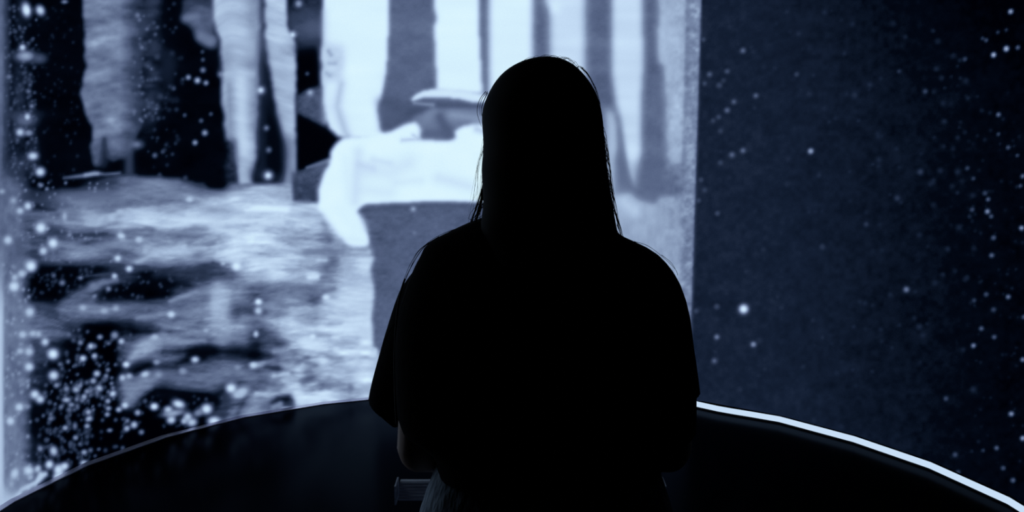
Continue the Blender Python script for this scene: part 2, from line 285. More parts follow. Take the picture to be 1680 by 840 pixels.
# --- left edge glow band, speckled
m = np.clip((52 - GX) / 26, 0, 1); lb = 96 + 12 * N_mot + 8 * N_vert + np.clip(GY - 480, 0, 300) * .06
dk = np.clip((315 - GY) / 60, 0, 1); m1 = m * (1 - dk) + np.clip((20 - GX) / 18, 0, 1) * dk * .9
V = V * (1 - m1) + lb * m1
m = np.clip((9 - GX) / 7, 0, 1) * np.clip((GY - 400) / 120, 0, 1); V = V * (1 - m) + 190 * m
poly([(-700, T), (-30, T), (-30, 1140), (-700, 1140)], 205 + 22 * N_soft + 14 * N_vert, 12, 1)  # unseen film beyond the left edge, made bright to light the person's side
poly([(20, 90), (44, 80), (46, 180), (24, 178)], 38 + 16 * N_mot, 8, .8); poly([(14, 190), (58, 190), (60, 285), (14, 285)], 42 + 22 * N_mot, 8, .75); stroke([(33, 0), (36, 90)], 14, 26, 8, .7)
spot(32, 188, 30, 60, 8, a=.7)
R = np.random.RandomState(5)
BIG = [(43, 16, 7, 215, 11, -.2), (66, 17, 6.5, 200, 8, -.5), (37, 78, 5, 200, 5, 0), (42, 92, 14, 150, 8, 0), (64, 96, 12, 70, 8, 0), (45, 192, 5, 190, 6, 0), (42, 198, 15, 88, 9, 0), (33, 217, 6.5, 190, 6, 0), (47, 218, 7, 130, 5, 0),
       (54, 256, 8, 200, 6, 0), (66, 282, 7.6, 205, 7, 0), (35, 268, 4, 90, 3, 0), (106, 3, 5, 120, 3, 0), (22, 329, 5.6, 150, 5.6, 0), (46, 338, 6.4, 200, 6.2, 0), (33, 346, 6, 178, 5.4, 0), (67, 374, 8.5, 220, 8.5, 0), (13, 394, 7, 190, 7, 0),
       (87, 399, 8, 220, 8, 0), (71, 412, 6.4, 190, 6.2, 0), (51, 437, 9, 225, 9, 0), (36, 449, 6.4, 180, 6.4, 0), (24, 455, 5.4, 170, 5.4, 0), (23, 470, 8.4, 210, 8, 0), (49, 512, 7.8, 190, 7.8, 0), (37, 549, 6, 180, 5.4, 0),
       (54, 547, 5.6, 170, 5, 0), (63, 548, 5, 165, 5, 0), (74, 561, 6, 190, 6, 0), (33, 576, 5.6, 170, 5, 0), (48, 577, 7, 180, 7, 0), (87, 581, 8.6, 230, 8.2, .4), (48, 602, 7.4, 200, 7, 0), (88, 616, 8, 205, 7.6, 0), (34, 625, 5, 120, 5, 0),
       (57, 647, 7.4, 205, 7.2, 0), (66, 655, 6.8, 195, 6.4, 0), (32, 668, 6.8, 195, 6.4, 0), (44, 667, 6, 130, 4, 0), (17, 691, 6.4, 195, 6.4, 0), (93, 632, 4.4, 130, 4, 0), (149, 568, 5, 185, 5, 0), (136, 588, 5.6, 200, 5, 0),
       (155, 584, 4.6, 170, 4.4, 0), (132, 562, 4.4, 120, 4.4, 0), (199, 560, 4.8, 180, 4.6, 0), (188, 550, 6, 130, 6, 0), (164, 553, 4.6, 130, 4, 0), (207, 598, 5.8, 215, 5, 0), (201, 620, 5, 180, 5, 0), (159, 613, 5.4, 180, 5, 0),
       (153, 625, 5, 150, 4.6, 0), (163, 637, 6, 170, 5, .4), (174, 617, 4, 120, 4, 0), (183, 629, 3.6, 110, 3, 0), (177, 607, 4, 110, 3.4, 0), (125, 639, 6, 160, 5, 0), (109, 638, 5, 120, 5, 0), (109, 656, 7, 165, 4, 0), (138, 651, 4.6, 160, 4.4, 0),
       (131, 633, 4, 130, 3.4, 0), (143, 642, 4.6, 130, 4, 0), (117, 664, 5, 130, 3.6, 0), (126, 655, 4, 110, 4, 0), (185, 646, 5.6, 195, 5, -.5), (177, 658, 4.4, 150, 4, 0), (178, 670, 4.6, 140, 3.6, 0), (195, 672, 4.8, 165, 4, 0), (205, 665, 5.4, 200, 5, 0),
       (176, 680, 4.4, 140, 3.6, 0), (145, 676, 4.6, 160, 4.4, 0), (146, 687, 5.8, 165, 4.4, -.4), (143, 699, 4.6, 150, 3.8, 0), (107, 702, 4.8, 155, 4, 0), (83, 687, 4.4, 110, 3.6, 0), (180, 706, 4.4, 120, 3, 0), (123, 699, 4, 100, 6, 0), (124, 718, 4.4, 130, 4, 0),
       (66, 736, 4.6, 120, 5, -.4), (88, 740, 6.4, 180, 8, -.3), (138, 742, 4.8, 150, 4, 0), (162, 737, 3, 90, 2.6, 0), (156, 748, 3, 70, 2.6, 0), (81, 762, 6.4, 210, 7, .3), (137, 759, 6, 175, 4, -.2), (62, 769, 5, 180, 6, .4), (47, 772, 8.6, 200, 8, 0), (24, 777, 6.6, 190, 9, .3),
       (50, 783, 5, 160, 5, 0), (19, 794, 4, 150, 5, 0), (96, 771, 8, 215, 9, 0), (106, 765, 7, 205, 6, -.5), (95, 781, 10, 200, 5, -.4), (115, 729, 3, 70, 5, 0), (221, 657, 4, 60, 4, 0),
       (253, 667, 6.4, 225, 5.6, 0), (226, 677, 5, 150, 4.6, 0), (220, 697, 5.6, 175, 5.4, -.4), (208, 703, 5, 160, 4.6, -.4), (232, 709, 4.4, 110, 4, 0), (293, 663, 10, 215, 6.4, .3), (276, 672, 7, 185, 5.6, 0), (284, 678, 18, 150, 5.4, -.15), (281, 689, 7, 195, 6, -.2),
       (308, 684, 7, 185, 6.4, -.6), (302, 691, 5.4, 170, 5, -.5), (315, 693, 8, 185, 6.6, -.2), (339, 671, 8.6, 220, 8, -.1), (326, 677, 9, 120, 6, -.4), (351, 691, 9.6, 218, 7, 0), (379, 637, 8.4, 225, 7.4, 0), (397, 643, 12, 185, 8, -.4), (391, 648, 8, 180, 5, 0),
       (213, 648, 4.4, 110, 4, 0), (238, 658, 3.8, 70, 3.8, 0), (320, 590, 6.4, 195, 5, 0), (281, 516, 5.6, 205, 5.4, 0), (254, 553, 6, 175, 4.6, 0), (300, 609, 6, 140, 5, 0), (260, 615, 5.6, 140, 4.6, 0), (238, 614, 7, 190, 5, -.3), (212, 617, 5.6, 165, 5, 0), (257, 594, 5.4, 140, 4.4, 0),
       (390, 603, 5, 135, 4, 0), (416, 599, 6, 200, 4.6, 0), (338, 542, 4.4, 160, 3.6, 0), (311, 327, 5.6, 190, 4.6, 0), (388, 437, 7, 230, 6.4, 0), (366, 432, 4.4, 170, 4, 0), (228, 393, 6, 185, 5, 0), (239, 411, 5, 165, 5, 0), (212, 441, 5.4, 205, 5, 0), (193, 424, 5.6, 205, 5, 0),
       (188, 453, 4.6, 190, 4.4, 0), (199, 387, 7, 200, 5, .3), (183, 357, 6, 180, 5, 0), (197, 347, 6.6, 175, 4, 0), (137, 343, 5, 130, 4, 0), (150, 367, 9, 165, 4, 0), (148, 357, 14, 160, 3.6, 0), (106, 355, 4.4, 160, 7, 0), (114, 386, 4, 120, 3, 0), (102, 464, 5, 105, 4.6, 0), (132, 456, 4, 110, 3, 0),
       (88, 452, 4, 80, 4, 0), (77, 353 + 22, 4, 150, 3, 0), (3, 314, 5, 150, 4, 0), (67, 304, 4.4, 120, 3.6, 0), (77, 310, 3.4, 110, 3, 0), (136, 505, 6, 165, 5, 0), (171, 510, 7, 160, 5, 0), (190, 506, 5, 155, 5, 0), (178, 474, 4.4, 120, 4, .4), (155, 486, 4, 120, 3, -.5),
       (420, 548, 4, 190, 5, 0), (424, 510, 6, 190, 6, 0), (452, 530, 4, 170, 4, 0), (513, 552, 5, 220, 4, 0), (424, 495, 5.6, 230, 5, 0), (535, 488, 6, 215, 5, 0), (44, 17, 4, 225, 6, -.2), (15, 126, 4.6, 100, 4, 0), (47, 150, 4, 95, 3.6, 0), (52, 174, 4, 110, 3.6, 0), (48, 130, 3, 60, 3, 0)]
for x, y, rx, v, ry, an in BIG:
    spot(x, y, rx, v, ry, an, 1, 2.6)
# fine star-like specks
def specks(n, xs, ys, v, r, seed, gauss=None):
    q = np.random.RandomState(seed)
    for i in range(n):
        if gauss: x, y = q.normal(gauss[0], gauss[2]), q.normal(gauss[1], gauss[3])
        else: x, y = q.uniform(*xs), q.uniform(*ys)
        spot(x, y, q.uniform(*r), q.uniform(*v) , a=1)
specks(260, (8, 60), (10, 300), (25, 85), (1.6, 2.8), 1); specks(90, (60, 132), (10, 300), (14, 32), (1.6, 3), 2)
specks(150, (55, 215), (540, 740), (26, 85), (1.8, 3.4), 3); specks(120, 0, 0, (45, 115), (1.8, 3.6), 4, (125, 645, 38, 42)); specks(100, (60, 150), (700, 770), (25, 70), (1.8, 3), 6)
specks(130, (40, 210), (425, 500), (18, 52), (1.8, 3.2), 7); specks(160, (20, 210), (300, 430), (80, 128), (1.6, 2.4), 8); specks(70, (210, 420), (430, 500), (36, 66), (1.6, 3), 9)
specks(60, (236, 300), (0, 300), (16, 46), (2, 4), 10); specks(60, (215, 260), (20, 200), (50, 100), (2, 3.4), 12); specks(50, (200, 420), (650, 700), (25, 60), (2, 3), 14); specks(120, (0, 50), (430, 800), (110, 150), (1.6, 3), 15)
# white twig at the lower left
stroke([(28, 816), (38, 804), (50, 797), (60, 792), (68, 780), (74, 778)], [6, 9, 7, 9, 12, 8], 206, 2.5, .95)
stroke([(0, 830), (22, 818), (44, 806), (66, 796)], [20, 12, 6, 2], 182, 4, .9); poly([(-40, 790), (10, 800), (24, 812), (0, 850), (-60, 900)], 185, 8, .85)
stroke([(64, 796), (84, 784)], 4, 8, 2, .9); stroke([(38, 808), (44, 806)], 5, 90, 2, .7); stroke([(52, 802), (56, 800)], 4, 90, 2, .7); spot(6, 822, 4, 30)

# --- second film panel right of the seam: nearly black, blue dust
D = 28.5 - 22 * np.clip((GX - 1230) / 420, 0, 1) ** 1.2 - 6 * np.clip((160 - GY) / 160, 0, 1) * np.clip((GX - 1150) / 300, 0, 1)
D = D + 2.6 * noise(9, 9, 41, 2) + 2.2 * N_soft * 1.0
m = 1 / (1 + np.exp(-np.clip((GX2 - 1150.5) / 1.1, -30, 30))); V = V * (1 - m) + np.clip(D, 1.5, 60) * m
for x, y, r, v in ((1330, 248, 4.6, 150), (1220, 507, 7.6, 235), (1176, 553, 4.4, 105), (1236, 565, 4.6, 125), (1172, 592, 4.6, 82), (1219, 83, 4.6, 88), (1164, 122, 4.4, 80), (1193, 117, 4, 72), (1156, 137, 3.6, 66), (1180, 140, 4.6, 62), (1187, 132, 4, 48),
                   (1240, 157, 4.2, 86), (1204, 167, 4.2, 82), (1193, 181, 4.6, 86), (1179, 192, 3.8, 66), (1170, 198, 3.8, 58), (1182, 215, 4, 54), (1219, 247, 4.6, 88), (1201, 254, 5, 84), (1182, 267, 4, 60), (1150, 295, 3.8, 60), (1156, 312, 4, 58),
                   (1146, 329, 4, 62), (1177, 350, 4, 66), (1176, 503, 4.6, 62), (1154, 65, 3.6, 66), (1142, 510, 4, 60), (1658, 19, 4, 165), (1630, 90, 4, 185), (1651, 80, 4.4, 185), (1670, 78, 3.6, 90), (1618, 66, 3.4, 70), (1583, 97, 3.4, 62), (1612, 63, 3, 55), (1637, 53, 3, 55),
                   (1651, 49, 3, 50), (1475, 117, 3.2, 48), (1518, 150, 3.8, 62), (1307, 122, 4, 55), (1638, 188, 3.6, 105), (1678, 289, 3.4, 105), (1654, 242, 3.4, 80), (1669, 255, 3, 66), (1587, 276, 3.2, 60), (1597, 293, 3.2, 60), (1616, 317, 4, 60), (1621, 327, 3.4, 90),
                   (1595, 344, 3.6, 66), (1620, 347, 4, 135), (1626, 355, 3.4, 78), (1676, 374, 3.8, 150), (1630, 390, 4, 80), (1627, 419, 3.8, 95), (1510, 282, 5, 48), (1472, 325, 5, 45), (1421, 368, 4.4, 44), (1349, 405, 5, 44), (1402, 156, 6, 36), (1638, 220, 3, 60), (1674, 305, 3, 80),
                   (1487, 475, 4.8, 105), (1618, 483, 3.8, 66), (1654, 487, 3.8, 110), (1598, 493, 3.4, 55), (1630, 508, 3.8, 62), (1610, 539, 3.6, 84), (1631, 553, 3.6, 84), (1597, 567, 3.8, 120), (1680, 520, 3.6, 80), (1678, 590, 3.8, 110), (1552, 654, 3.6, 68), (1659, 679, 4, 140),
                   (1678, 719, 4, 150), (1635, 735, 3.6, 90), (1567, 746, 3.8, 66), (1646, 768, 3.6, 75), (1662, 788, 4, 85), (1572, 775, 3.8, 55), (1613, 739, 3, 50), (1282, 505, 4, 36), (1508, 536, 5, 34), (1380, 700, 5, 30), (1291, 302, 5, 34), (1335, 690, 5, 32)):
    spot(x, y, r * .92, v, p=2.6)
specks(90, (1560, 1680), (140, 480), (9, 27), (2, 3.6), 21); specks(60, (1590, 1680), (440, 760), (8, 26), (2, 3.2), 22); specks(190, (1160, 1600), (10, 640), (26, 37), (2, 4.4), 23); specks(120, (1690, 2300), (0, 900), (14, 90), (2, 4), 24)
V = np.clip(V, 0, 250)

# ================================================================= helpers
COL = scene.collection
def link(name, data, parent=None):
    o = bpy.data.objects.new(name, data); COL.objects.link(o)
    if parent: o.parent = parent
    return o
def bm_obj(name, bm, mat, parent=None, smooth=True):
    bmesh.ops.recalc_face_normals(bm, faces=bm.faces)
    me = bpy.data.meshes.new(name); bm.to_mesh(me); bm.free()
    if smooth:
        for p in me.polygons: p.use_smooth = True
    me.materials.append(mat); return link(name, me, parent)
def tag(o, label=None, cat=None, group=None, kind=None):
    if label: o['label'] = label
    if cat: o['category'] = cat
    if group: o['group'] = group
    if kind: o['kind'] = kind
    return o
def material(name, color, rough=.8, spec=.3, metallic=0.0):
    m = bpy.data.materials.new(name); m.use_nodes = True; b = m.node_tree.nodes['Principled BSDF']
    b.inputs['Base Color'].default_value = (*color, 1); b.inputs['Roughness'].default_value = rough
    b.inputs['Specular IOR Level'].default_value = spec; b.inputs['Metallic'].default_value = metallic
    return m
def nd(m, kind, **kw):
    n = m.node_tree.nodes.new(kind)
    for k, v in kw.items(): setattr(n, k, v)
    return n
def noise_color(m, c0, c1, scale, stretch=(1, 1, 1), bump=0.0, detail=4):
    nt = m.node_tree; L = nt.links; b = nt.nodes['Principled BSDF']
    tc = nd(m, 'ShaderNodeTexCoord'); mp = nd(m, 'ShaderNodeMapping'); mp.inputs['Scale'].default_value = stretch
    n = nd(m, 'ShaderNodeTexNoise'); n.inputs['Scale'].default_value = scale; n.inputs['Detail'].default_value = detail
    r = nd(m, 'ShaderNodeValToRGB'); r.color_ramp.elements[0].color = (*c0, 1); r.color_ramp.elements[1].color = (*c1, 1)
    r.color_ramp.elements[0].position = .35; r.color_ramp.elements[1].position = .65
    L.new(tc.outputs['Object'], mp.inputs[0]); L.new(mp.outputs[0], n.inputs['Vector']); L.new(n.outputs['Fac'], r.inputs[0]); L.new(r.outputs[0], b.inputs['Base Color'])
    if bump:
        bp = nd(m, 'ShaderNodeBump'); bp.inputs['Strength'].default_value = bump; bp.inputs['Distance'].default_value = .004
        L.new(n.outputs['Fac'], bp.inputs['Height']); L.new(bp.outputs[0], b.inputs['Normal'])
    return m
def lin(c):
    c = np.asarray(c) / 255.0
    return np.where(c <= .04045, c / 12.92, ((c + .055) / 1.055) ** 2.4)

M_floor = bpy.data.materials.new('polished_black_floor'); M_floor.use_nodes = True
def floor_material(m):
    """near-black lacquer: almost no diffuse light, a blue-tinted sheen that fades away from grazing angles"""
    nt = m.node_tree; L = nt.links; nt.nodes.clear()
    out = nd(m, 'ShaderNodeOutputMaterial'); df = nd(m, 'ShaderNodeBsdfDiffuse'); gl = nd(m, 'ShaderNodeBsdfGlossy'); mx = nd(m, 'ShaderNodeMixShader')
    df.inputs[0].default_value = (.0004, .0006, .0012, 1); gl.inputs[0].default_value = (.55, .72, 1, 1); gl.inputs['Roughness'].default_value = .2
    lw = nd(m, 'ShaderNodeLayerWeight'); lw.inputs[0].default_value = .5; pw = nd(m, 'ShaderNodeMath', operation='POWER'); pw.inputs[1].default_value = SHEEN_POWER
    tc = nd(m, 'ShaderNodeTexCoord'); n = nd(m, 'ShaderNodeTexNoise'); n.inputs['Scale'].default_value = 60; bp = nd(m, 'ShaderNodeBump'); bp.inputs['Strength'].default_value = .05; bp.inputs['Distance'].default_value = .002
    L.new(tc.outputs['Object'], n.inputs['Vector']); L.new(n.outputs['Fac'], bp.inputs['Height']); L.new(bp.outputs[0], gl.inputs['Normal'])
    L.new(lw.outputs['Facing'], pw.inputs[0]); L.new(pw.outputs[0], mx.inputs[0]); L.new(df.outputs[0], mx.inputs[1]); L.new(gl.outputs[0], mx.inputs[2]); L.new(mx.outputs[0], out.inputs[0])
floor_material(M_floor)
M_dark = noise_color(material('black_painted_wall', (.012, .012, .014), .9, .05), (.006, .006, .007), (.010, .010, .012), 2)
M_trim = noise_color(material('brushed_metal_lip', (.5, .48, .55), .38, .5, .85), (.62, .58, .70), (.80, .76, .86), 9)
M_shirt = noise_color(material('black_cotton', (.006, .006, .007), .95, .03), (.003, .003, .004), (.007, .007, .008), 60, bump=.25)
M_hair = material('black_hair', (.0016, .0015, .0015), .7, .04)
M_skin = material('skin', (.38, .26, .22), .6, .25)
M_fold_glint = material('shirt_fold_glint', (.06, .055, .065), .7, .3)  # lighter than the shirt cotton, stands for light caught on a fold
M_jeans = noise_color(material('blue_grey_denim', (.1, .13, .18), .9, .1), (.20, .25, .32), (.38, .46, .56), 110, (1, 1, .25), .9)
M_shoe = material('dark_canvas', (.02, .02, .025), .8, .2); M_sole = material('pale_rubber', (.3, .3, .3), .7, .2)
M_rail = noise_color(material('grey_ribbed_metal', (.2, .22, .28), .6, .3), (.40, .44, .58), (.60, .66, .80), 30, (1, 1, 6))
M_post = material('black_metal', (.015, .015, .018), .5, .3)
M_tag = material('pale_thread', (.5, .5, .55), .8, .2)

# ================================================================= the twelve-degree facets of the round screen
CX, CY = 0.0, 3.35
FACET = [(-125.4, 2.10), (-113.4, 2.09), (-101.4, 2.09), (-89.4, 2.095), (-77.4, 2.104), (-65.4, 2.128), (-53.4, 2.142), (-41.4, 2.142), (-29.4, 2.120), (-17.4, 2.095), (-5.4, 2.07), (6.6, 2.05), (18.6, 2.04),
         (30.6, 2.034), (42.6, 2.040), (54.4, 2.036), (66.2, 2.046), (78.4, 2.060), (90.6, 2.07), (102.6, 2.08), (114.6, 2.09)]
CORNER = [(CX + r * math.sin(math.radians(t)), CY + r * math.cos(math.radians(t))) for t, r in FACET]
def wall_point(theta, off=0.0):
    """point on the faceted wall at an angle (degrees, 0 = straight ahead), moved inwards by off"""
    for i in range(len(FACET) - 1):
        if FACET[i][0] <= theta <= FACET[i + 1][0] + 1e-6:
            a, b = Vector(CORNER[i]), Vector(CORNER[i + 1]); d = Vector((math.sin(math.radians(theta)), math.cos(math.radians(theta)))); c = Vector((CX, CY))
            e = b - a; den = d.x * e.y - d.y * e.x; t = ((a.x - c.x) * e.y - (a.y - c.y) * e.x) / den
            return c + d * (t - off)
    raise ValueError(theta)
def to_picture(P):
    """film-frame coordinates of world points, for sampling the drawn frame once when the screen is made"""
    x, y, z = P[:, 0], P[:, 1], P[:, 2] - EYE
    fw = y * math.cos(PITCH) - z * math.sin(PITCH); up = z * math.cos(PITCH) + y * math.sin(PITCH)
    return 840 + F_PX * x / fw, 420 - F_PX * up / fw
def at(px, py, Y):
    """world point at depth Y seen in the film-frame direction px, py"""
    dx, dy = px - 840, py - 420
    dn = dy * math.cos(PITCH) + F_PX * math.sin(PITCH); fw = F_PX * math.cos(PITCH) - dy * math.sin(PITCH)
    return Vector((dx * Y / fw, Y, EYE - dn * Y / fw))

M_screen = bpy.data.materials.new('film_screen'); M_screen.use_nodes = True
def film_material(m):
    nt = m.node_tree; L = nt.links; nt.nodes.clear()
    out = nd(m, 'ShaderNodeOutputMaterial'); em = nd(m, 'ShaderNodeEmission'); at_ = nd(m, 'ShaderNodeAttribute'); at_.attribute_name = 'film'
    tc = nd(m, 'ShaderNodeTexCoord'); n = nd(m, 'ShaderNodeTexNoise'); n.inputs['Scale'].default_value = 220; n.inputs['Detail'].default_value = 2
    g = nd(m, 'ShaderNodeMath', operation='MULTIPLY_ADD'); g.inputs[1].default_value = .05; g.inputs[2].default_value = -.025       # film grain
    w = nd(m, 'ShaderNodeMath', operation='MULTIPLY'); ad = nd(m, 'ShaderNodeMath', operation='ADD')
    q = nd(m, 'ShaderNodeMapRange'); q.inputs['From Min'].default_value = 0; q.inputs['From Max'].default_value = .35; q.inputs['To Min'].default_value = .45; q.inputs['To Max'].default_value = 1
    r = nd(m, 'ShaderNodeValToRGB'); cr = r.color_ramp
    KEYS = [(0, (0, 0, 4)), (12, (3, 8, 20)), (28, (20, 31, 51)), (60, (51, 64, 91)), (90, (85, 99, 131)), (130, (119, 136, 168)), (180, (166, 188, 218)), (215, (197, 221, 246)), (236, (214, 241, 254)), (250, (228, 251, 255))]
    while len(cr.elements) < len(KEYS): cr.elements.new(.5)
    for e, (v, c) in zip(cr.elements, KEYS):
        e.position = v / 255.0; e.color = (*[float(k) for k in lin(c)], 1)
    L.new(tc.outputs['Object'], n.inputs['Vector']); L.new(n.outputs['Fac'], g.inputs[0]); L.new(at_.outputs['Fac'], q.inputs['Value'])
    L.new(g.outputs[0], w.inputs[0]); L.new(q.outputs[0], w.inputs[1]); L.new(at_.outputs['Fac'], ad.inputs[0]); L.new(w.outputs[0], ad.inputs[1])
    L.new(ad.outputs[0], r.inputs[0]); L.new(r.outputs[0], em.inputs[0]); em.inputs[1].default_value = SCREEN_GAIN; L.new(em.outputs[0], out.inputs[0])
film_material(M_screen)

WALL_H = 2.75
def screen_sheet(name, th, zs, z0f):
    """a curved sheet of the screen: columns at the angles th, rows at the heights zs, 4 cm thick"""
    base = np.array([wall_point(t) for t in th]); n, k = len(th), len(zs)
    P = np.zeros((n, k, 3)); P[:, :, :2] = base[:, None, :]; P[:, :, 2] = np.maximum(np.array(zs)[None, :], z0f)
    P = P.reshape(-1, 3); px, py = to_picture(P)
    val = grid_interp(V, (px - PX0) / PS - .5, (py - PY0) / PS - .5, False) / 255.0
    i = np.arange(n - 1)[:, None] * k + np.arange(k - 1)[None, :]
    F = np.stack([i, i + 1, i + k + 1, i + k], -1).reshape(-1, 4)
    # back skin
    bi = []; bv = []
    tb = list(th[::8]) + ([th[-1]] if (len(th) - 1) % 8 else [])
    for t in tb:
        p = wall_point(t, -.04); bv += [(p.x, p.y, z0f), (p.x, p.y, zs[-1])]
    nb = len(P); P = np.vstack([P, np.array(bv)]); val = np.concatenate([val, np.zeros(len(bv))])
    FB = [(nb + 2 * j, nb + 2 * j + 2, nb + 2 * j + 3, nb + 2 * j + 1) for j in range(len(tb) - 1)]
    last = (n - 1) * k; nl = nb + 2 * (len(tb) - 1)
    FB += [(0, nb, nb + 1, k - 1), (last, last + k - 1, nl + 1, nl)]
    me = bpy.data.meshes.new(name); me.from_pydata([], [], [])
    nf = len(F) + len(FB); allf = np.vstack([F, np.array(FB)]).astype(np.int32)
    me.vertices.add(len(P)); me.vertices.foreach_set('co', P.astype(np.float32).ravel())
    me.loops.add(nf * 4); me.loops.foreach_set('vertex_index', allf.ravel())
    me.polygons.add(nf); me.polygons.foreach_set('loop_start', np.arange(nf, dtype=np.int32) * 4)
    mi = np.zeros(nf, np.int32); mi[len(F):] = 1; me.polygons.foreach_set('material_index', mi)
    me.materials.append(M_screen); me.materials.append(M_dark)
    me.update(calc_edges=True)
    a = me.attributes.new('film', 'FLOAT', 'POINT'); a.data.foreach_set('value', val.astype(np.float32))
    return link(name, me)
def spaced(a, b, step):
    n = max(1, int(round((b - a) / step))); return [a + (b - a) * i / n for i in range(n + 1)]
SEAM = 29.6
corners = [t for t, _ in FACET]
def with_corners(l): return sorted(set([round(t, 4) for t in l] + [c for c in corners if l[0] < c < l[-1]]))
th_left = with_corners(spaced(-122, -81, 1.2) + spaced(-81, SEAM, .205)[1:])
th_right = with_corners(spaced(SEAM, 82, .24) + spaced(82, 112, 1.2)[1:])
zs = spaced(0.0, .5, .0068) + spaced(.5, 2.24, .0068)[1:] + spaced(2.24, WALL_H, .05)[1:]
s1 = screen_sheet('projection_screen', th_left, zs, 0.004)
tag(s1, 'tall curved screen with bright blue-white film of a capped figure in white among pale trunks', 'screen')
s2 = screen_sheet('projection_screen', th_right, [z for z in zs if z > .036], 0.036)
tag(s2, 'nearly black curved screen with sparse blue specks, above the glowing white strip', 'screen')

# pale trim at the foot of the bright screen
def ring_bar(pts, w, h, z0, bevel=.0):
    """a bar of width w and height h following floor points, standing at z0, its outer face on the points"""
    bm = bmesh.new(); rows = []
    for i, p in enumerate(pts):
        c = Vector((CX, CY)); d = (p - c).normalized(); q = p - d * w; b = min(w, h) * .3
        prof = [(p, z0), (p, z0 + h), (q + d * b, z0 + h), (q, z0 + h - b), (q, z0 + b * .5), (q + d * b * .5, z0)]
        rows.append([bm.verts.new((a.x, a.y, z)) for a, z in prof])
    for r0, r1 in zip(rows, rows[1:]):
        for j in range(6): bm.faces.new((r0[j], r0[(j + 1) % 6], r1[(j + 1) % 6], r1[j]))
    bm.faces.new(rows[0]); bm.faces.new(list(reversed(rows[-1]))); return bm
def wedge(pts):
    bm = bmesh.new(); rows = []
    for p in pts:
        d = (p - Vector((CX, CY))).normalized(); q = p - d * .022
        rows.append([bm.verts.new((a.x, a.y, z)) for a, z in ((p, 0), (p, .0105), (p - d * .002, .0112), (q, .0038), (q, 0))])
    for r0, r1 in zip(rows, rows[1:]):
        for j in range(5): bm.faces.new((r0[j], r0[(j + 1) % 5], r1[(j + 1) % 5], r1[j]))
    bm.faces.new(rows[0]); bm.faces.new(list(reversed(rows[-1]))); return bm
tr = bm_obj('trim_1', wedge([wall_point(t, .001) for t in with_corners(spaced(-122, 28.3, 1.0))]), M_trim, smooth=False)
tag(tr, 'thin pale trim along the foot of the bright curved screen', 'trim', kind='structure')

# glowing strip under the dark screen; its outline is slightly kinked where the panels meet
M_glow = bpy.data.materials.new('glowing_diffuser'); M_glow.use_nodes = True
_b = M_glow.node_tree.nodes['Principled BSDF']; _b.inputs['Base Color'].default_value = (.2, .2, .22, 1)
_b.inputs['Emission Color'].default_value = (*[float(k) for k in lin((198, 220, 243))], 1); _b.inputs['Emission Strength'].default_value = STRIP_GAIN
STRIP = [(28.6, 2.028), (29.6, 2.026), (31.4, 2.014), (33.2, 2.004), (35.3, 2.003), (38.5, 2.012), (42.6, 2.030), (54.4, 2.026), (66.2, 2.036), (78.4, 2.050), (90.6, 2.06), (102.6, 2.07), (111.5, 2.075)]
sp = [Vector((CX + r * math.sin(math.radians(t)), CY + r * math.cos(math.radians(t)))) for t, r in STRIP]
root = link('light_strip', None); root.location = (sp[0].x, sp[0].y, 0)
tag(root, 'glowing white strip running along the foot of the dark screen, right of the person', 'light strip')
def child_at(o, r): o.parent = r; o.matrix_parent_inverse = Matrix.Translation(-Vector(r.location)); return o
child_at(bm_obj('diffuser', ring_bar(sp, .010, .027, .0105), M_glow, smooth=False), root)
child_at(bm_obj('channel', ring_bar([p - (p - Vector((CX, CY))).normalized() * -.012 for p in sp], .012, .036, .0), M_post, smooth=False), root)

# ================================================================= room shell
def slab(name, x0, x1, y0, y1, z0, z1, m):
    bm = bmesh.new(); bmesh.ops.create_cube(bm, size=1)
    for v in bm.verts: v.co = Vector(((x0 + x1) / 2 + v.co.x * (x1 - x0), (y0 + y1) / 2 + v.co.y * (y1 - y0), (z0 + z1) / 2 + v.co.z * (z1 - z0)))
    return tag(bm_obj(name, bm, m, smooth=False), kind='structure')
slab('floor', -3.2, 3.2, -1.6, 6.4, -.1, 0, M_floor)
slab('ceiling', -3.2, 3.2, -1.6, 6.4, 3.0, 3.1, M_dark)
slab('wall_left', -3.3, -3.2, -1.7, 6.5, -.1, 3.1, M_dark); slab('wall_right', 3.2, 3.3, -1.7, 6.5, -.1, 3.1, M_dark)
slab('wall_back', -3.3, 3.3, 6.4, 6.5, -.1, 3.1, M_dark); slab('wall_front', -3.3, 3.3, -1.7, -1.6, -.1, 3.1, M_dark)

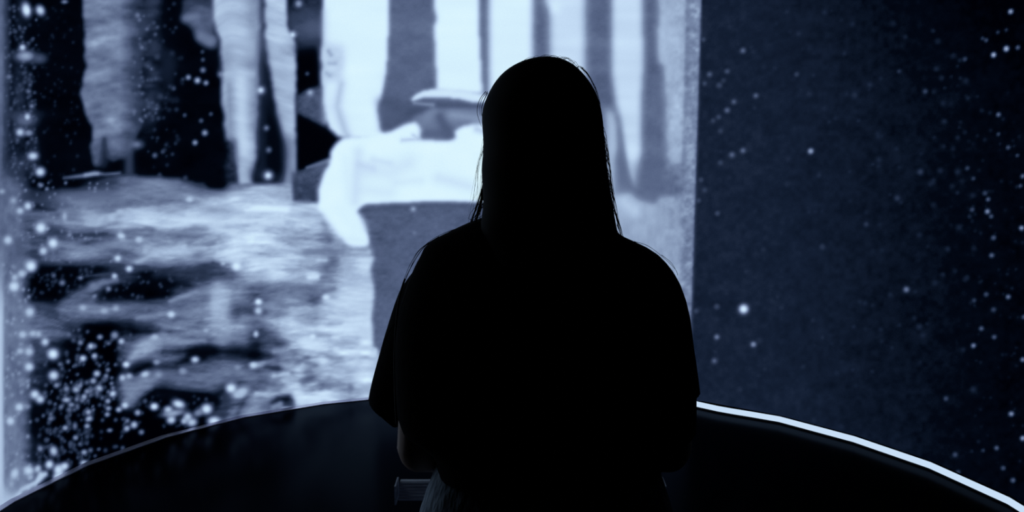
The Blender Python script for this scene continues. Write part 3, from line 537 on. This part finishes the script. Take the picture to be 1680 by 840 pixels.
# ================================================================= the person
def rings(bm, R, n=40, cap0=True, cap1=True):
    """loft of horizontal rings: (cx, cy, z, half width, depth to the front, depth to the back, exponent)"""
    rows = []
    for cx, cy, z, rx, rf, rb, *e in R:
        e = e[0] if e else 2.0; row = []
        for i in range(n):
            a = 2 * math.pi * i / n; c, s = math.cos(a), math.sin(a)
            X = math.copysign(abs(c) ** (2 / e), c) * rx; Y = math.copysign(abs(s) ** (2 / e), s) * (rf if s > 0 else rb)
            row.append(bm.verts.new((cx + X, cy + Y, z)))
        rows.append(row)
    for r0, r1 in zip(rows, rows[1:]):
        for i in range(n): bm.faces.new((r0[i], r0[(i + 1) % n], r1[(i + 1) % n], r1[i]))
    if cap0: bm.faces.new(list(reversed(rows[0])))
    if cap1: bm.faces.new(rows[-1])
def limb(bm, pts, rad, n=16, flat=1.0, flat_dir=None, dome=True):
    """tapered tube through pts with a radius at each; flat squeezes it along flat_dir"""
    pts = [Vector(p) for p in pts]; P, Rr = [], []
    for i in range(len(pts) - 1):                                     # smooth the path
        p0, p1, p2, p3 = pts[max(i - 1, 0)], pts[i], pts[i + 1], pts[min(i + 2, len(pts) - 1)]
        for k in range(4):
            t = k / 4; P.append(.5 * ((2 * p1) + (p2 - p0) * t + (2 * p0 - 5 * p1 + 4 * p2 - p3) * t * t + (3 * p1 - p0 - 3 * p2 + p3) * t ** 3)); Rr.append(rad[i] + (rad[i + 1] - rad[i]) * t)
    P.append(pts[-1]); Rr.append(rad[-1]); ref = Vector(flat_dir or (0.31, .77, .55)).normalized(); rows = []
    d0, d1 = (P[0] - P[1]).normalized(), (P[-1] - P[-2]).normalized()
    seq = [(p, r) for p, r in zip(P, Rr)]
    if dome:
        seq = [(P[0] + d0 * Rr[0] * .8, Rr[0] * .35), (P[0] + d0 * Rr[0] * .5, Rr[0] * .8)] + seq + [(P[-1] + d1 * Rr[-1] * .5, Rr[-1] * .8), (P[-1] + d1 * Rr[-1] * .8, Rr[-1] * .35)]
    for i, (p, r) in enumerate(seq):
        a = seq[max(i - 1, 0)][0]; b = seq[min(i + 1, len(seq) - 1)][0]; t = (b - a).normalized()
        u = (ref - t * ref.dot(t)).normalized(); v = t.cross(u)
        rows.append([bm.verts.new(p + (u * math.cos(2 * math.pi * k / n) * flat + v * math.sin(2 * math.pi * k / n)) * r) for k in range(n)])
    for r0, r1 in zip(rows, rows[1:]):
        for k in range(n): bm.faces.new((r0[k], r0[(k + 1) % n], r1[(k + 1) % n], r1[k]))
    bm.faces.new(list(reversed(rows[0]))); bm.faces.new(rows[-1])
def ball(bm, c, r, sx=1, sy=1, sz=1):
    q = bmesh.ops.create_uvsphere(bm, u_segments=20, v_segments=12, radius=r)['verts']
    for v in q: v.co = Vector((v.co.x * sx, v.co.y * sy, v.co.z * sz)) + Vector(c)
def fuse(o, voxel, smooth_it=4, factor=.5):
    m = o.modifiers.new('fuse', 'REMESH'); m.mode = 'VOXEL'; m.voxel_size = voxel; m.use_smooth_shade = True
    s = o.modifiers.new('soften', 'SMOOTH'); s.iterations = smooth_it; s.factor = factor
    dg = bpy.context.evaluated_depsgraph_get(); me = bpy.data.meshes.new_from_object(o.evaluated_get(dg)); o.modifiers.clear()
    me.materials.clear(); me.materials.append(o.data.materials[0]); me.name = o.name; o.data = me
    me.polygons.foreach_set('use_smooth', np.ones(len(me.polygons), bool))
    return o
PY = 1.55; BX = .054                                                  # depth of the torso and its middle
def ringpx(y, l, r, rf, rb, dy=0.0, e=2.0):
    """ring whose left and right edges lie in the film-frame directions l and r"""
    a, b = at(l, y, PY + dy), at(r, y, PY + dy)
    return ((a.x + b.x) / 2, PY + dy, (a.z + b.z) / 2, (b.x - a.x) / 2, rf, rb, e)
person = link('person', None); person.location = (BX, PY, 0)
tag(person, 'person with long dark hair, loose black t-shirt and jeans, back turned, facing the screen', 'person')
def P_(o): return child_at(o, person)

bm = bmesh.new()
HZ = 1.42                                                             # chin height
hx = at(893, 200, PY).x
rings(bm, [(hx, PY + .045, 1.395, .030, .030, .03), (hx, PY + .05, 1.408, .040, .045, .04), (hx, PY + .045, 1.43, .053, .066, .055), (hx, PY + .035, 1.46, .064, .078, .075), (hx, PY + .03, 1.50, .071, .083, .088),
           (hx, PY + .03, 1.54, .074, .082, .092), (hx, PY + .03, 1.58, .072, .078, .090), (hx, PY + .025, 1.61, .060, .062, .074), (hx, PY + .02, 1.63, .036, .038, .045), (hx, PY + .02, 1.636, .012, .012, .015)], 32)
limb(bm, [(hx, PY + .118, 1.535), (hx, PY + .124, 1.515), (hx, PY + .131, 1.495)], [.007, .009, .012])                       # nose
ball(bm, (hx, PY + .112, 1.462), .016, 1.4, .6, .5); ball(bm, (hx, PY + .108, 1.425), .016, 1.1, .8, .8)                      # mouth, chin
for s in (-1, 1):
    ball(bm, (hx + s * .030, PY + .100, 1.525), .012, 1.2, .7, .8); ball(bm, (hx + s * .075, PY + .03, 1.515), .028, .35, .6, 1.1)    # eyes, ears
    limb(bm, [(hx + s * .012, PY + .113, 1.548), (hx + s * .030, PY + .111, 1.551), (hx + s * .048, PY + .100, 1.546)], [.005, .006, .005])
limb(bm, [(hx, PY + .02, 1.45), (BX, PY + .01, 1.36), (BX, PY, 1.30)], [.052, .050, .062])
rings(bm, [(BX, PY, .83, .165, .10, .115), (BX, PY, .90, .168, .10, .12), (BX, PY, .98, .142, .09, .10), (BX, PY, 1.06, .125, .085, .085), (BX, PY, 1.16, .145, .105, .09), (BX, PY, 1.24, .160, .11, .10), (BX, PY, 1.30, .150, .09, .09), (BX, PY, 1.345, .085, .055, .06)], 36)
ELB = {-1: at(688, 738, PY + .03), 1: at(1098, 738, PY + .03)}
WR = {}
RAIL_Y, RAIL_Z = 1.86, .834
for s in (-1, 1):
    sh = Vector((BX + s * .146, PY - .005, 1.282)); el = ELB[s]; wr = Vector((BX + s * .13, RAIL_Y - .045, RAIL_Z + .072)); WR[s] = wr
    limb(bm, [sh, sh.lerp(el, .5) + Vector((s * .012, -.01, 0)), el], [.044, .042, .038]); limb(bm, [el, el.lerp(wr, .35), wr], [.038, .036, .024])
    kn = wr + Vector((-s * .006, .062, -.022))
    limb(bm, [wr, wr.lerp(kn, .5), kn], [.026, .034, .036], flat=.42, flat_dir=(0, .3, 1))                                     # palm
    for k, ln in enumerate((.066, .074, .070, .056)):
        b0 = kn + Vector((s * (-.026 + .0175 * k), -.006, 0)); L = ln
        limb(bm, [b0, b0 + Vector((0, L * .42, -.006)), b0 + Vector((0, L * .66, -L * .34)), b0 + Vector((0, L * .50, -L * .66))], [.0092, .0088, .0080, .0070], 10)
    t0 = wr + Vector((-s * .020, .018, -.010))
    limb(bm, [t0, t0 + Vector((-s * .022, .018, -.012)), t0 + Vector((-s * .034, .030, -.034)), t0 + Vector((-s * .032, .036, -.054))], [.014, .0115, .010, .008], 10)
    hp = Vector((BX + s * .085, PY, .86)); kn2 = Vector((BX + s * .095, PY + .02, .47)); an = Vector((BX + s * .10, PY - .01, .085))
    limb(bm, [hp, hp.lerp(kn2, .4), kn2, kn2.lerp(an, .35), an], [.085, .078, .054, .052, .034]); limb(bm, [an + Vector((0, 0, -.02)), (an.x, PY + .06, .045), (an.x + s * .01, PY + .15, .032)], [.034, .034, .026])
body = P_(fuse(bm_obj('body', bm, M_skin), .0042, 5)); body['label'] = 'bare arms and face lit dimly by the screen'

# loose t-shirt: body of the shirt plus two wide sleeves
bm = bmesh.new()
S = [(350, 812, 970, .045, .045), (357, 792, 985, .05, .052), (365, 770, 996, .055, .058), (373, 752, 1004, .06, .064), (381, 736, 1012, .066, .072), (389, 719, 1024, .072, .08), (398, 705, 1044, .079, .088), (407, 695, 1063, .086, .096), (418, 691, 1080, .094, .104), (430, 684, 1092, .10, .11), (445, 677, 1104, .106, .116),
     (465, 669, 1115, .112, .12), (490, 661, 1124, .118, .124), (520, 653, 1131, .122, .126), (560, 649, 1136, .124, .128), (600, 649, 1140, .124, .128), (640, 650, 1141, .122, .128), (680, 653, 1141, .12, .128), (705, 662, 1140, .118, .128), (722, 690, 1120, .116, .128),
     (740, 712, 1090, .116, .130), (760, 718, 1082, .116, .132), (772, 716, 1084, .118, .134)]
rings(bm, [ringpx(y, l, r, f, b, e=2.3) for y, l, r, f, b in reversed(S)], 64)
Z = lambda x, y, d=0: at(x, y, PY + d)
limb(bm, [Z(738, 446, .02), Z(708, 500, .04), Z(684, 570, .06), Z(662, 636, .075), Z(652, 668, .085)], [.046, .058, .058, .055, .052], 28, dome=False)
limb(bm, [Z(1044, 464, .02), Z(1070, 510, .03), Z(1080, 580, .04), Z(1085, 625, .045), Z(1087, 650, .045)], [.048, .057, .060, .062, .0635], 28, dome=False)
limb(bm, [Z(622, 640, .08), Z(613, 658, .082), Z(630, 680, .085), Z(650, 698, .085)], [.009, .008, .008, .007], 10)          # rolled sleeve hem
ball(bm, Z(1141, 646, .03), .007)
shirt = P_(fuse(bm_obj('t_shirt', bm, M_shirt), .0045, 4)); shirt['label'] = 'loose black t-shirt with wide short sleeves'

# jeans
bm = bmesh.new()
hw = lambda y, l: (at(896 + (896 - l), y, PY).x - at(l, y, PY).x) / 2
J = [(745, 724, .098, .105), (765, 714, .102, .112), (790, 704, .106, .120), (815, 696, .108, .126), (838, 689, .108, .130), (870, 686, .106, .126), (905, 689, .104, .120), (945, 693, .100, .112), (985, 702, .088, .098), (1020, 722, .066, .072)]
rings(bm, [ringpx(y, l, 1792 - l, f, b, e=2.2) for y, l, f, b in reversed(J)], 48)
for s in (-1, 1):
    limb(bm, [(BX + s * .094, PY, .86), (BX + s * .096, PY + .005, .66), (BX + s * .098, PY + .02, .47), (BX + s * .10, PY, .25), (BX + s * .10, PY - .005, .075)], [.101, .088, .070, .066, .062], 28, dome=False)
jeans = fuse(bm_obj('jeans', bm, M_jeans), .005, 3)
co = [v.co.copy() for v in jeans.data.vertices]; no = [v.normal.copy() for v in jeans.data.vertices]   # long soft creases in the denim
for i, c in enumerate(co):
    n = mnoise.noise(Vector((c.x * 30, c.y * 30, c.z * 11))) + .5 * mnoise.noise(Vector((c.x * 70, c.y * 70, c.z * 22 + 5)))
    co[i] = c + no[i] * n * .0028
jeans.data.vertices.foreach_set('co', np.array([tuple(c) for c in co], np.float32).ravel()); jeans.data.update()
P_(jeans); jeans['label'] = 'blue-grey denim jeans lit on the hip'
bm = bmesh.new(); w0, w1 = Z(711, 779), Z(720, 757)                    # belt loop at the hip and small stitched tab at the back
limb(bm, [w0 + Vector((-.004, .03, 0)), w1 + Vector((-.004, .03, 0))], [.004, .004], 8); P_(bm_obj('belt_loop', bm, M_jeans))
bm = bmesh.new(); limb(bm, [Z(1057, 766, -.131), Z(1060, 782, -.136)], [.0013, .0013], 8); P_(bm_obj('stitched_tab', bm, M_tag))['label'] = 'tiny pale upright stitch at the back of the jeans'
for s in (-1, 1):
    bm = bmesh.new(); x = BX + s * .102
    rings(bm, [(x, PY + .055, .018, .045, .125, .105, 2.4), (x, PY + .05, .04, .044, .12, .10, 2.3), (x, PY + .02, .07, .040, .07, .075, 2.2), (x, PY - .01, .10, .040, .045, .045)], 28)
    sh_ = P_(bm_obj('shoe', bm, M_shoe)); bm = bmesh.new()
    rings(bm, [(x, PY + .055, .0, .046, .13, .108, 2.4), (x, PY + .055, .02, .048, .132, .11, 2.4)], 28)
    so = bm_obj('sole', bm, M_sole, smooth=False); so.parent = sh_

# hair: a long straight fall down to the middle of the back
bm = bmesh.new()
H = [(94, 880, 912, .02, .03, 0), (97, 866, 922, .045, .05, 0), (103, 850, 936, .065, .07, 0), (112, 834, 948, .078, .085, 0), (124, 820, 959, .088, .098, 0), (140, 808, 971, .092, .108, 0), (158, 799, 980, .09, .112, 0), (178, 791, 986, .08, .114, -.005), (200, 790, 989, .07, .112, -.01),
     (225, 793, 991, .065, .110, -.015), (255, 793, 994, .062, .106, -.02), (278, 789, 996, .06, .10, -.025), (310, 792, 1001, .058, .095, -.03), (335, 793, 1005, .052, .09, -.04), (355, 791, 1008, .046, .085, -.05), (375, 786, 1012, .040, .075, -.06), (392, 800, 1016, .035, .068, -.07),
     (420, 812, 1006, .03, .06, -.08), (470, 820, 992, .03, .055, -.09), (530, 828, 978, .025, .05, -.10), (590, 836, 962, .02, .04, -.105), (640, 850, 945, .012, .03, -.11)]
rings(bm, [ringpx(y, l, r, f, b, dy, 2.15) for y, l, r, f, b, dy in reversed(H)], 56)
hair = bm_obj('hair', bm, M_hair)
sub = hair.modifiers.new('smooth', 'SUBSURF'); sub.levels = sub.render_levels = 1
P_(hair); hair['label'] = 'long straight dark hair falling down the back'
# loose strands that stand out against the screen
cu = bpy.data.curves.new('loose_strands', 'CURVE'); cu.dimensions = '3D'; cu.bevel_depth = 1.0; cu.bevel_resolution = 1; cu.use_fill_caps = True
def strand(px, depth, r0, r1=None):
    P = [at(x, y, PY + (depth[i] if isinstance(depth, (list, tuple)) else depth)) for i, (x, y) in enumerate(px)]; Q = []
    for i in range(len(P) - 1):
        p0, p1, p2, p3 = P[max(i - 1, 0)], P[i], P[i + 1], P[min(i + 2, len(P) - 1)]
        for k in range(5):
            t = k / 5; Q.append(.5 * ((2 * p1) + (p2 - p0) * t + (2 * p0 - 5 * p1 + 4 * p2 - p3) * t * t + (3 * p1 - p0 - 3 * p2 + p3) * t ** 3))
    Q.append(P[-1]); s = cu.splines.new('POLY'); s.points.add(len(Q) - 1); r1 = r0 * .4 if r1 is None else r1
    for i, q in enumerate(Q):
        s.points[i].co = (*q, 1); s.points[i].radius = (r0 + (r1 - r0) * i / (len(Q) - 1))
rg = random.Random(4)
strand([(797, 150), (789, 160), (784, 172), (783, 186), (787, 200), (790, 208)], 0, .0007); strand([(800, 150), (791, 162), (787, 176), (788, 190)], 0, .0006)
strand([(800, 152), (792, 170), (790, 185), (794, 200)], 0, .0009)
for i in range(9):                                                     # thicker locks below the left side of the head
    o = rg.uniform(0, 1); strand([(799, 275 + 20 * o), (794 - 3 * o, 308), (789 - 8 * o, 338), (782 - 11 * o, 364)], -.02, .0022 - .0012 * o, .0006)
for i in range(22):                                                    # wisps below the left side of the head
    x = rg.uniform(789, 797); y = rg.uniform(285, 335); e = rg.uniform(768, 792); ye = rg.uniform(358, 384)
    strand([(x, y), (x - 1 - rg.random() * 3, y + 22), (e + 6, (y + ye) / 2 + 16), (e, ye)], -.02, rg.uniform(.0003, .0007))
for i in range(10):
    strand([(794, rg.uniform(220, 250)), (790 - rg.random() * 7, rg.uniform(258, 280)), (784 - rg.random() * 9, rg.uniform(300, 320)), (776 - rg.random() * 12, rg.uniform(335, 372))], -.02, .00022)
for i in range(44):                                                    # right side
    y = rg.uniform(200, 345); x = np.interp(y, [200, 255, 310, 355], [987, 993, 1000, 1006]); L = rg.uniform(30, 80); o = rg.uniform(1, 8); y2 = min(y + L, 392)
    f = lambda t: float(np.interp(t, [200, 255, 310, 355, 392], [988, 994, 1001, 1008, 1018]))
    strand([(x - 1, y), (f(y + L * .4) + o * .6, y + L * .35), (f(y2) + o * rg.uniform(.2, 1), y2)], -.02, rg.uniform(.0003, .0006))
for i in range(8): strand([(1012, rg.uniform(350, 380)), (1020, 388), (1030 + rg.random() * 8, 396), (1044 + rg.random() * 10, 402)], -.03, .0004)
for i in range(26):                                                    # crown
    x = rg.uniform(860, 950); y = float(np.interp(x, [860, 880, 912, 936, 950], [99, 94, 93, 101, 111])); s = rg.uniform(8, 26)
    strand([(x - s * .3, y + 2), (x + s * .3, y - rg.uniform(1, 4)), (x + s, float(np.interp(x + s, [860, 880, 912, 936, 960, 976], [99, 95, 94, 102, 121, 148])) - rg.uniform(-1, 3))], 0, rg.uniform(.0002, .00045))
for i in range(10): strand([(950 + rg.random() * 6, 110), (964 + rg.random() * 3, 124), (976 + rg.random() * 4, 142 + rg.random() * 8), (986, 175)], 0, .0003)
for q, r in (([(715, 392), (696, 405), (680, 428), (668, 452), (658, 480), (650, 515), (647, 535), (640, 552)], .0008), ([(720, 388), (690, 408), (675, 430), (664, 455), (655, 482), (648, 512), (644, 538)], .0005), ([(648, 530), (638, 545), (630, 562), (628, 575), (630, 583)], .0007),
             ([(645, 536), (636, 550), (629, 570)], .0005), ([(700, 400), (684, 416), (674, 438), (662, 462)], .0005), ([(760, 372), (735, 380), (712, 391), (695, 404)], .0006), ([(1040, 396), (1064, 404), (1090, 424), (1108, 442), (1112, 452)], .0005), ([(1085, 418), (1102, 432), (1112, 450)], .0005)):
    strand(q, -.0, r, r * .5)
hs = link('loose_strands', cu); cu.materials.append(M_hair); P_(hs); hs['kind'] = 'stuff'
# fold of the wide sleeve, its caught light put into a paler colour
bm = bmesh.new()
limb(bm, [Z(664, 458, -.02), Z(655, 490, -.02), Z(650, 530, -.015), Z(647.5, 580, -.01), Z(648, 640, -.005), Z(650, 695, 0)], [.0013, .0016, .0016, .0017, .0017, .0012], 8)
P_(bm_obj('sleeve_fold_glint', bm, M_fold_glint))

# ================================================================= guard rail in front of the person
rail = link('guard_rail', None); xl = at(651, 804, RAIL_Y).x; xr = at(1090, 804, RAIL_Y).x
rail.location = ((xl + xr) / 2, RAIL_Y, 0)
tag(rail, 'dim grey ribbed rail with a thin upright end plate, seen low beside the jeans', 'rail')
zt, zb = at(660, 794, RAIL_Y).z, at(660, 815, RAIL_Y).z
def cuboid(bm, a, b, bev=.0):
    q = bmesh.ops.create_cube(bm, size=1)['verts']
    for v in q: v.co = Vector([(a[i] + b[i]) / 2 + v.co[i] * (b[i] - a[i]) for i in range(3)])
    if bev: bmesh.ops.bevel(bm, geom=list({e for v in q for e in v.link_edges}), offset=bev, segments=2, affect='EDGES')
bm = bmesh.new(); h = zt - zb; prof = []                              # sloping ribbed face turned up towards the viewer
for k in range(6):
    y0, z0 = RAIL_Y - .020 + .034 * k / 6, zb + h * k / 6; prof += [(y0, z0), (y0 + .001, z0 + h * .11), (y0 + .0035, z0 + h * .125)]
prof += [(RAIL_Y + .014, zt), (RAIL_Y + .026, zt), (RAIL_Y + .026, zb)]
r0, r1 = [[bm.verts.new((x, y, z)) for y, z in prof] for x in (xl + .005, xr - .005)]
for j in range(len(prof)): bm.faces.new((r0[j], r0[(j + 1) % len(prof)], r1[(j + 1) % len(prof)], r1[j]))
bm.faces.new(r0); bm.faces.new(list(reversed(r1)))
child_at(bm_obj('rail', bm, M_rail, smooth=False), rail)
for x in (xl, xr):
    bm = bmesh.new(); cuboid(bm, (x - .0022, RAIL_Y - .024, zb - .008), (x + .0012, RAIL_Y + .028, zt + .004), .0006); child_at(bm_obj('end_plate', bm, M_rail, smooth=False), rail)
for x in (BX - .13, BX + .13):
    bm = bmesh.new(); cuboid(bm, (x - .015, RAIL_Y - .012, .006), (x + .015, RAIL_Y + .016, zb), .003); cuboid(bm, (x - .05, RAIL_Y - .05, 0), (x + .05, RAIL_Y + .05, .008), .002)
    child_at(bm_obj('post', bm, M_post, smooth=False), rail)
